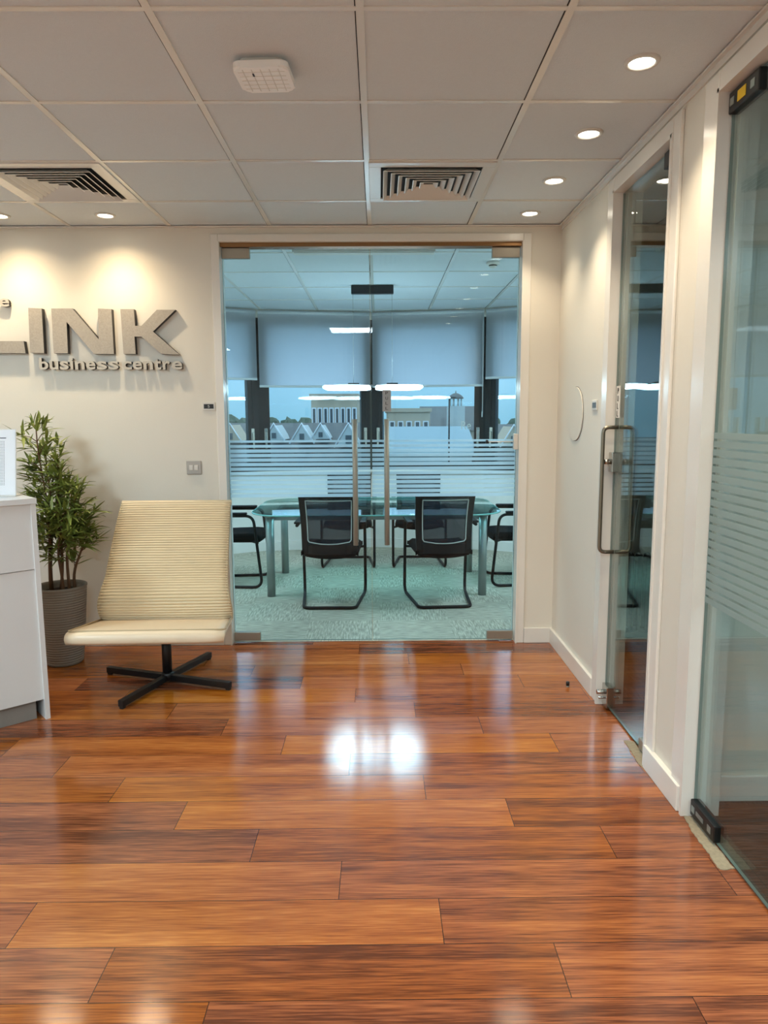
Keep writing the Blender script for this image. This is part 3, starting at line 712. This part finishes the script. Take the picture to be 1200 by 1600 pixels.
# ------------------------------------------------------------------ potted bamboo
def plant():
    cx, cy = -1.905, 4.16
    r = thing('potted_bamboo', 'tall artificial bamboo plant in a ribbed taupe pot between desk and chair', 'potted plant', (cx, cy, 0))
    b = B(); prof = [(0, 0), (.098, 0), (.104, .006)]
    N = 210
    for k in range(N + 1):
        u = k / N; z = .01 + u * .45; rr = .104 + .042 * u ** .8; prof.append((rr + .0013 * math.sin(k * 2 * PI / 7), z))
    prof += [(.150, .468), (.150, .476), (.140, .478), (.136, .46), (.134, .43), (0, .43)]
    lathe(b, prof, seg=56); obj('pot', b, M_pot, r)
    b = B(); lathe(b, [(0, .436), (.133, .434)], seg=30); obj('soil', b, M_soil, r)
    rnd = random.Random(4)
    stems = B(); leaves = B()
    def leaf(base, d, L, w, droop):
        d = d.normalized(); side = d.cross(Vector((0, 0, 1)))
        if side.length < .1: side = Vector((1, 0, 0))
        side.normalize(); side = (side + Vector((0, 0, rnd.uniform(-.5, .5)))).normalized(); nrm = side.cross(d)
        n = 6; A = []
        for i in range(n + 1):
            u = i / n; c = base + d * L * u + Vector((0, 0, -droop * L * u * u)); ww = w * (math.sin(PI * min(1, u * .93 + .07)) ** .8) * (1 - .35 * u)
            if i == n: ww = .0006
            A.append((leaves.verts.new(c - side * ww), leaves.verts.new(c - nrm * ww * .35), leaves.verts.new(c + side * ww)))
        for p, q in zip(A, A[1:]):
            for j in (0, 1):
                f = leaves.faces.new((p[j], p[j + 1], q[j + 1], q[j])); f.smooth = True
    def cluster(p, d, n, L):
        for _ in range(n):
            dd = (d + Vector((rnd.uniform(-1, 1), rnd.uniform(-1, 1), rnd.uniform(-.5, .75)))).normalized()
            b0 = p + Vector((rnd.uniform(-.012, .012), rnd.uniform(-.012, .012), rnd.uniform(-.02, .02)))
            leaf(b0, dd, L * rnd.uniform(.7, 1.25), rnd.uniform(.008, .0125), rnd.uniform(.05, .5))
    canes = [(-.045, .0, -.065, 1.41, -.01), (-.005, .02, .03, 1.16, .02), (.045, -.01, .12, 1.04, .0), (.02, -.04, .05, .90, -.05), (-.06, .04, -.05, 1.25, .06), (.07, .03, .15, .84, .05)]
    for (bx_, by_, tx, tz, ty) in canes:
        path = []
        for k in range(13):
            u = k / 12; path.append(Vector((bx_ + (tx - bx_) * u ** 1.3 + .012 * math.sin(u * 7 + bx_ * 40), by_ + (ty - by_) * u, .43 + (tz - .43) * u)))
        tube(stems, path, [.0095 * (1 - .75 * k / 12) + .001 for k in range(13)], 8)
        for k in range(4, 13):
            u = k / 12; p = path[k]
            nb = 2 if tz > 1.3 and k > 7 else 3
            if p.z < .66: nb = 1 if bx_ > 0 else 0
            for _ in range(nb):
                a = rnd.uniform(0, 2 * PI); ln = rnd.uniform(.05, .15) * (1.25 - .75 * u)
                e = p + Vector((math.cos(a) * ln, math.sin(a) * ln * .8, ln * rnd.uniform(.3, 1.0)))
                if cy + e.y > YB - .10: e.y = YB - .10 - cy
                mid = p.lerp(e, .5) + Vector((0, 0, .01))
                tube(stems, [p, mid, e], [.0028, .0022, .0014], 5)
                cluster(e, (e - p).normalized(), 6, .115); cluster(mid, (e - p).normalized(), 4, .095)
        cluster(path[-1], Vector((0, 0, 1)), 8, .11)
    for v in leaves.verts:
        if cy + v.co.y > YB - .012: v.co.y = YB - .012 - cy - (cy + v.co.y - YB) * .05
    obj('canes', stems, M_stem, r); obj('foliage', leaves, M_leaf, r, recalc=False)
plant()

# ------------------------------------------------------------------ reception desk and paper
def desk():
    r = thing('reception_desk', 'white reception counter with grey plinth at the left edge', 'reception desk', (-1.62, 3.34, 0))
    # front line runs from the right end towards the viewer's left; u along front, v back into the desk
    u = Vector((-.745, -.667)); v = Vector((-.667, .745))
    def poly(off_f, off_e, depth, L=1.5):
        pts = []
        for s, t in ((off_e, off_f), (L * .5, off_f), (L, off_f), (L, depth), (off_e, depth)): pts.append(tuple(u * s + v * t))
        return pts
    b = B(); prism(b, poly(.045, .05, .62), 2, 0, .105); obj('plinth', b, M_plinth, r)
    b = B(); prism(b, poly(.012, .022, .62), 2, .10, .745); obj('front_panel', b, M_desk, r)
    b = B(); prism(b, poly(.008, .022, .62), 2, .749, 1.062); obj('upper_panel', b, M_desk, r)
    b = B(); prism(b, [tuple(u * s + v * t) for s, t in ((0, 0), (.022, 0), (.022, .64), (0, .64))], 2, 0.0, 1.062); obj('end_panel', b, M_desk, r)
    b = B(); prism(b, poly(-.004, -.004, .64), 2, 1.063, 1.088); obj('counter_top', b, M_desk, r)
desk()
def sheet_holder():
    a = P(0, 770, 1, 3.35); c = P(24, 771, 1, 3.42); zt_ = P(10, 673, 1, 3.38).z
    r = thing('paper_holder', 'white printed sheet in a stand-up holder on the reception counter', 'paper holder', (c.x - .09, 3.42, 1.089), math.radians(4))
    T = Matrix.Rotation(math.radians(-9), 4, 'X'); h = zt_ - 1.089 + .01
    obj('backing', box(-.14, .09, .001, .004, 0, h, rot=T), M_plastic, r)
    obj('foot', box(-.13, .09, -.01, .07, 0, .004), M_plastic, r)
    sh = obj('paper_sheet', box(-.137, .087, -.0005, .0008, .006, h - .004, rot=T), M_paper, r)
    b = B(); rr = random.Random(2)
    bx(b, -.1, .045, -.0012, -.0008, h - .045, h - .041, rot=T)
    z = h - .06
    while z > .05:
        bx(b, -.1, .030, -.0012, -.0008, z, z + .0012, rot=T); bx(b, .033, .036, -.0012, -.0008, z - .001, z + .002, rot=T); z -= .0075
    obj('printed_lines', b, M_ink, sh)
sheet_holder()

# ------------------------------------------------------------------ bits on the floor
def floor_patch(pxs, label, z=.0015):
    pts = [P(x, y, 2, .002) for x, y in pxs]; b = B(); rr = random.Random(5); out = []
    n = len(pts)
    for i in range(n):
        a, c = pts[i], pts[(i + 1) % n]; k = max(2, int((c - a).length / .012))
        for j in range(k):
            q = a.lerp(c, j / k); out.append((q.x + rr.uniform(-.003, .003), q.y + rr.uniform(-.003, .003)))
    prism(b, out, 2, .0004, .003)
    o = obj('adhesive_patch', b, M_grit); tag(o, label, 'adhesive residue')
floor_patch([(975, 1157), (989, 1158), (1012, 1185), (1011, 1206), (1000, 1196), (985, 1172)], 'small gritty beige adhesive strip on the floor under the narrow glass door')
floor_patch([(1068, 1275), (1083, 1277), (1148, 1357), (1125, 1359), (1108, 1335), (1082, 1300)], 'long gritty beige adhesive strip on the floor by the black hinge patch')
p = P(887, 1073, 2, .0)
t = thing('door_stop', 'tiny black stub standing on the wood floor near the right wall', 'door stop', (p.x, p.y, 0))
b = B(); lathe(b, [(0, 0), (.009, 0), (.009, .006), (0, .006)], seg=16); obj('stop_base', b, M_steel, t)
b = B(); lathe(b, [(0, .006), (.009, .006), (.010, .024), (.007, .030), (0, .030)], seg=16); obj('rubber_cap', b, M_black, t)

# ------------------------------------------------------------------ meeting table
TX = -.02; TZ = .70
t = thing('meeting_table', 'oblong green-tinted glass meeting table on four silver legs', 'table', (TX, 6.15, 0))
b = B(); prism(b, rrect(1.02, .63, .30, 10), 2, TZ - .012, TZ); tt = obj('glass_top', b, M_tglass, t)
b = B(); pts = rrect(1.021, .631, .30, 10); tube(b, [(x, y, TZ - .006) for x, y in pts], .0062, 6, closed=True); obj('top_edge', b, M_tedge, tt)
for sx_ in (-1, 1):
    for yy in (-.42, .47):
        b = B(); tube(b, [(sx_ * .87, yy, 0), (sx_ * .87, yy, TZ - .035)], .034, 22); lathe(b, [(0, TZ - .035), (.05, TZ - .035), (.05, TZ - .0125), (0, TZ - .0125)], (sx_ * .87, yy, 0), 20); obj('leg', b, M_silver, t)
    b = B(); bx(b, sx_ * .87 - .022, sx_ * .87 + .022, -.40, .45, TZ - .085, TZ - .045); obj('side_rail', b, M_silver, t)
for yy in (-.32, .38):
    b = B(); bx(b, -.86, .86, yy - .02, yy + .02, TZ - .08, TZ - .045); obj('long_rail', b, M_silver, t)

# ------------------------------------------------------------------ cantilever chairs (face local +Y, origin under seat centre)
def make_chair():
    r = thing('meeting_chair', '', 'chair')
    hw = .255
    path = [(-hw, -.17, .665), (-hw, .23, .665), (-hw - .0, .285, .05 + .0), (-.205, -.30, .0135), (.205, -.30, .0135), (hw, .285, .05), (hw, .23, .665), (hw, -.17, .665)]
    path = [(-hw, -.17, .635), (-hw, .20, .635), (-hw, .265, .0135), (-.20, -.28, .0135), (.20, -.28, .0135), (hw, .265, .0135), (hw, .20, .635), (hw, -.17, .635)]
    b = B(); tube(b, fillet(path, [0, .07, .085, .05, .05, .085, .07, 0], 7), .0125, 12); obj('cantilever_frame', b, M_blackm, r)
    for s in (-1, 1):
        b = B(); bx(b, s * hw - .024, s * hw + .024, -.17, .15, .645, .664, .008); obj('arm_pad', b, M_blackm, r)
    # seat: cushion curved
    b = B(); n = 16; rows = []
    for i in range(n + 1):
        v = i / n; yy = -.22 + .47 * v; row = []
        for j in range(13):
            u = -1 + 2 * j / 12; w = .235 * (1 - .06 * (1 - v))
            x = u * w; zt2 = .455 + .012 * v - .02 * max(0, v - .8) * 5 * .5 + .012 * (u * u) - (.03 if abs(u) == 1 else 0) - (.03 if i in (0, n) else 0)
            zb2 = .405 - .03 * (1 - u * u) + (.02 if abs(u) == 1 else 0) + (.02 if i in (0, n) else 0)
            row.append((b.verts.new((x, yy, zt2)), b.verts.new((x, yy, zb2))))
        rows.append(row)
    for i in range(n):
        for j in range(12):
            for k in (0, 1): f = b.faces.new((rows[i][j][k], rows[i][j + 1][k], rows[i + 1][j + 1][k], rows[i + 1][j][k])); f.smooth = True
        for j in (0, 12): b.faces.new((rows[i][j][0], rows[i + 1][j][0], rows[i + 1][j][1], rows[i][j][1]))
    for i in (0, n):
        for j in range(12): b.faces.new((rows[i][j][0], rows[i][j + 1][0], rows[i][j + 1][1], rows[i][j][1]))
    obj('seat', b, M_fab, r)
    for s in (-1, 1):
        b = B(); tube(b, [(s * hw, .235, .40), (s * .19, .16, .41), (s * .19, -.2, .41)], .011, 8); obj('seat_support', b, M_blackm, r)
    # backrest: outer frame with mesh panel; z .46..+.89; leans back
    def back_pt(u, z): # u lateral -1..1
        q = (z - .44) / .45
        w = .212 + .016 * q
        yy = -.235 - .075 * q + .045 * math.sin(PI * q) + .035 * (u * u) 
        return Vector((u * w, yy, z))
    def panel(u0, u1, z0, z1, th, nu=10, nz=10):
        bb = B(); F = []; K = []
        for i in range(nz + 1):
            fr, bk_ = [], []
            for j in range(nu + 1):
                p_ = back_pt(u0 + (u1 - u0) * j / nu, z0 + (z1 - z0) * i / nz)
                fr.append(bb.verts.new(p_ + Vector((0, th / 2, 0)))); bk_.append(bb.verts.new(p_ - Vector((0, th / 2, 0))))
            F.append(fr); K.append(bk_)
        for i in range(nz):
            for j in range(nu):
                for g in (F, K): f = bb.faces.new((g[i][j], g[i][j + 1], g[i + 1][j + 1], g[i + 1][j])); f.smooth = True
        for i in range(nz):
            for j in (0, nu): bb.faces.new((F[i][j], F[i + 1][j], K[i + 1][j], K[i][j]))
        for j in range(nu):
            for i in (0, nz): bb.faces.new((F[i][j], F[i][j + 1], K[i][j + 1], K[i][j]))
        return bb
    bb = B()
    for a in ((-1, -.78, .42, .89), (.78, 1, .42, .89), (-.78, .78, .855, .89), (-.78, .78, .42, .50)):
        p_ = panel(*a, .028, 8, 12); me = bpy.data.meshes.new('x'); p_.to_mesh(me); p_.free(); bb.from_mesh(me); bpy.data.meshes.remove(me)
    fr = obj('back_frame', bb, M_blackm, r)
    obj('mesh_panel', panel(-.79, .79, .49, .86, .004), M_meshf, r)
    b = B(); ring = []
    for (u, z) in [(-.77, .53), (-.77, .86 - .02), (.77, .84), (.77, .53), (.72, .515), (.3, .502), (0, .50), (-.3, .502), (-.72, .515)]: ring.append((u, z))
    pts = []
    for a, c in zip(ring, ring[1:] + ring[:1]):
        for k in range(6):
            q = k / 6; pts.append(back_pt(a[0] + (c[0] - a[0]) * q, a[1] + (c[1] - a[1]) * q) + Vector((0, -.016, 0)))
    tube(b, pts, .0042, 6, closed=True); obj('back_piping', b, M_pipew, r)
    return r
ch0 = make_chair(); first = [True]
def place_chair(x, y, deg, label, dz=0):
    o = ch0 if first[0] else copy_tree(ch0); first[0] = False
    o.location = (x, y, dz); o.rotation_euler = (0, 0, math.radians(deg)); tag(o, label, 'chair', 'black cantilever chairs around the glass table')
place_chair(-.375, 5.58, -1, 'black mesh-back cantilever chair on the near side of the table, left one')
place_chair(.485, 5.585, 4, 'black mesh-back cantilever chair on the near side of the table, right one')
place_chair(-.30, 7.03, 180, 'black mesh-back cantilever chair across the table, behind the near left chair')
place_chair(.40, 7.03, 178, 'black mesh-back cantilever chair across the table, behind the near right chair')
place_chair(-1.27, 6.24, -90, 'black cantilever chair at the left end of the table, half hidden by the door jamb')
place_chair(1.23, 6.24, 90, 'black cantilever chair at the right end of the table, half hidden by the door jamb')

# ------------------------------------------------------------------ pendant lamp
t = thing('pendant_lamp', 'slim white LED loop pendant hanging from a black canopy over the glass table', 'pendant lamp', (-.045, 6.42, 0))
obj('canopy', box(-.185, .185, -.03, .03, H - .075, H - .0045, bev=.003), M_black, t)
LZ = 1.722
for sx_ in (-1, 1):
    b = B(); tube(b, [(sx_ * .172, 0, LZ + .02), (sx_ * .172, 0, H - .07)], .0012, 6); obj('suspension_wire', b, M_chrome, t)
    b = B(); bx(b, sx_ * .172 - .05, sx_ * .172 + .05, -.02, .02, LZ + .028, LZ + .042, .003); obj('wire_bracket', b, M_black, t)
    b = B(); pts = [(sx_ * .228 + x, y, LZ) for x, y in rrect(.195, .34, .16, 8)]
    tube(b, pts, .0125, 10, closed=True); obj('led_loop', b, M_led, t, label='glowing white loop')
for sx_ in (-1, 1):
    ld = bpy.data.lights.new('loop_light', 'AREA'); ld.shape = 'ELLIPSE'; ld.size = .36; ld.size_y = .64; ld.energy = LAMP_W; ld.color = (.74, .94, 1.0)
    lo = bpy.data.objects.new('loop_light', ld); C.objects.link(lo); lo.parent = t; lo.location = (sx_ * .228, 0, LZ - .02)
b = B(); bx(b, -.24, .24, -.012, .012, LZ + .012, LZ + .028); obj('spreader_bar', b, M_black, t)

# smoke detector and linear ceiling unit in the meeting room
t = thing('smoke_detector', 'small round white smoke detector on the meeting room ceiling', 'smoke detector', (.865, 5.5, H))
b = B(); lathe(b, [(0, -.001), (.05, -.001), (.05, -.016), (.044, -.022), (.03, -.022), (.03, -.034), (.02, -.044), (0, -.044)], seg=30); obj('detector_body', b, M_plastic, t)
b = B(); lathe(b, [(.031, -.024), (.031, -.032)], seg=24); obj('sensor_slots', b, M_dark, t)
t = thing('linear_ceiling_unit', 'long narrow pale unit on the meeting room ceiling just beyond the doors', 'ceiling fixture', (-.09, 4.98, H))
obj('unit_body', box(-.48, .48, -.05, .05, -.05, -.0045, bev=.004), M_white, t)
obj('unit_cover', box(-.47, .47, -.035, .035, -.054, -.050), M_plastic, t)

# radiator in the dim office
t = thing('column_radiator', 'dark ribbed column radiator seen through the narrow glass door', 'radiator', (1.72, 4.36, 0))
for k in range(14):
    b = B(); x = -.35 + k * .052; tube(b, fillet([(x, -.03, .12), (x, -.03, .60), (x, .03, .60), (x, .03, .12)], .03, 4), .014, 8); obj('radiator_column', b, M_rad, t)
b = B(); bx(b, -.36, .34, -.02, .02, .10, .13); bx(b, -.36, .34, -.02, .02, .56, .585); bx(b, -.33, -.30, -.03, .03, 0, .11); bx(b, .29, .32, -.03, .03, 0, .11); obj('manifold', b, M_rad, t)

# ------------------------------------------------------------------ the town outside the window
GZ0 = -6.0
M_ground = mat('street_ground', (96, 106, 104), .9)
o = obj('street_ground', box(-150, 150, 9, 260, GZ0 - .2, GZ0), M_ground); o['kind'] = 'structure'
M_brick = mat('beige_facade', (172, 158, 136), .9, var=.1, vscale=.6); M_pale = mat('pale_facade', (176, 184, 182), .9)
M_roof = mat('slate_roof', (84, 88, 88), .8, var=.25, vscale=2); M_wtrim = mat('white_gable_board', (215, 222, 225), .6)
M_win = mat('dark_window', (50, 62, 70), .2); M_tree = mat('tree_leaves', (54, 76, 58), .9, var=.4, vscale=1.5); M_bark = mat('tree_bark', (60, 50, 42), .9)
M_groof = mat('glazed_roof', (128, 152, 158), .7)
def px2w(px, py, Y): return P(px, py, 1, Y)
def house(name, label, xl, xr, yt, Y, depth, wallm, roofm, roofh, gables=(), wins=(2, 3), grp=None):
    a = px2w(xl, yt, Y); c = px2w(xr, yt, Y); X0, X1 = a.x, c.x; zt_ = a.z
    r = thing(name, label, 'building', ((X0 + X1) / 2, Y, GZ0), 0, grp); ox, oy = (X0 + X1) / 2, Y
    hx = (X1 - X0) / 2; hh = zt_ - GZ0
    obj('wall', box(-hx, hx, 0, depth, 0, hh - roofh), wallm, r)
    if roofh > .05:
        b = B(); prism(b, [(-.3, hh - roofh - .15), (depth + .3, hh - roofh - .15), (depth / 2, hh)], 0, -hx - .3, hx + .3); obj('roof', b, roofm, r)
    else: obj('parapet', box(-hx - .15, hx + .15, -.15, depth, hh, hh + .35), wallm, r)
    rows, cols = wins
    for i in range(rows):
        for j in range(cols):
            cxx = -hx + (j + .5) * 2 * hx / cols; cz = hh - roofh - 1.6 - i * 2.9; w = min(.6, hx / cols * .42)
            f = obj('window', box(cxx - w - .1, cxx + w + .1, -.06, .02, cz - .8, cz + .8), M_wtrim, r); obj('pane', box(cxx - w, cxx + w, -.08, -.05, cz - .7, cz + .7), M_win, f)
    for gx, gw in gables:
        g = px2w(gx, yt, Y).x - ox; b = B(); gh = gw * 1.7; zb2 = hh - gh - .1
        prism(b, [(g - gw, zb2), (g + gw, zb2), (g, zb2 + gh)], 1, -.55, depth * .35); ga = obj('gable', b, wallm, r)
        b = B(); tube(b, [(g - gw - .15, -.6, zb2 - .1), (g, -.6, zb2 + gh + .12), (g + gw + .15, -.6, zb2 - .1)], .05, 6); obj('bargeboard', b, M_wtrim, ga)
        obj('gable_window', box(g - gw * .25, g + gw * .25, -.62, -.55, zb2 + .1, zb2 + gh * .5), M_win, ga)
    return r
house('terrace_house', 'slate roofed terrace with white gables seen left through the window', 384, 560, 662, 38, 8, M_pale, M_roof, 2.2, [(473, .5), (502, .42), (545, .62), (430, .45)], (2, 8))
house('apartment_building', 'tall beige building behind the gabled terrace', 486, 558, 622, 62, 12, M_brick, M_roof, .02, (), (4, 8))
house('office_block', 'lower beige building right of the central mullion', 606, 672, 644, 66, 12, M_brick, M_roof, .02, (), (3, 5))
house('glazed_roof_hall', 'low hall with a pale glazed pitched roof', 598, 738, 668, 44, 9, M_pale, M_groof, 1.5, (), (2, 6))
house('terrace_house', 'brick block with a ridge roof below the cupola', 664, 760, 634, 80, 10, M_brick, M_roof, 2.6, (), (3, 5))
house('terrace_house', 'dark roofed house at the right edge of the window', 772, 830, 664, 40, 8, M_brick, M_roof, 2.4, [(800, .6)], (2, 3))
house('terrace_house', 'dark roofed house at the left edge of the window', 300, 392, 662, 46, 8, M_brick, M_roof, 2.4, [(362, .6)], (2, 4))
# cupola
q = px2w(712, 636, 78); t = thing('roof_cupola', 'small domed open cupola on a distant roof', 'cupola', (q.x, 78, q.z))
obj('drum', box(-.9, .9, -.9, .9, -2.5, .1), M_pale, t)
for k in range(8):
    a = k * PI / 4 + .2; b = B(); tube(b, [(.65 * math.cos(a), .65 * math.sin(a), .1), (.65 * math.cos(a), .65 * math.sin(a), .95)], .07, 8); obj('column', b, M_pale, t)
b = B(); lathe(b, [(0, .9), (.85, .9), (.85, 1.0), (.62, 1.25), (.3, 1.45), (.08, 1.5), (.04, 1.75), (0, 1.76)], seg=24); obj('dome', b, M_roof, t)
def tree(px, ytop, Y, w, label, seed):
    q = px2w(px, ytop, Y); r = thing('broadleaf_tree', label, 'tree', (q.x, Y, GZ0), 0, 'trees beyond the window'); h = q.z - GZ0
    b = B(); tube(b, [(0, 0, 0), (0, 0, h * .6)], [.25, .12], 8); obj('trunk', b, M_bark, r)
    rr = random.Random(seed); b = B()
    for _ in range(26):
        a = rr.uniform(0, 2 * PI); d = rr.uniform(0, .8) * w; zc = h * rr.uniform(.45, .88); s = rr.uniform(.22, .42) * w
        res = bmesh.ops.create_icosphere(b, subdivisions=2, radius=s, matrix=Matrix.Translation((d * math.cos(a), d * math.sin(a), min(zc, h - s))))
        for v in res['verts']: v.co += Vector((rr.uniform(-1, 1), rr.uniform(-1, 1), rr.uniform(-1, 1))) * s * .18
    obj('crown', b, M_tree, r)
for i, (px, yt, Y, w, lb) in enumerate([(350, 640, 62, 2.6, 'leftmost dark tree beyond the window frames'), (392, 652, 74, 3.0, 'dark tree behind the left mullion'), (450, 645, 86, 3.2, 'dark tree above the gabled terrace'),
                                       (476, 652, 104, 3.4, 'tree left of the tall beige building'), (797, 642, 52, 1.5, 'dark tree at the right edge of the window'), (752, 648, 104, 3.5, 'tree behind the cupola roof'), (684, 652, 118, 4, 'tree between the two beige buildings'), (578, 652, 96, 3.2, 'tree behind the central mullion')]):
    tree(px, yt, Y, w, lb, i)
q = px2w(702, 622, 34); t = thing('street_lamp', 'thin street lamp post outside the right centre window', 'street lamp', (q.x, 34, GZ0))
b = B(); tube(b, [(0, 0, 0), (0, 0, q.z - GZ0)], [.06, .035], 8); obj('post', b, M_frame, t)
b = B(); bx(b, -.1, .3, -.08, .08, q.z - GZ0 - .02, q.z - GZ0 + .06, .02); obj('lamp_head', b, M_frame, t)
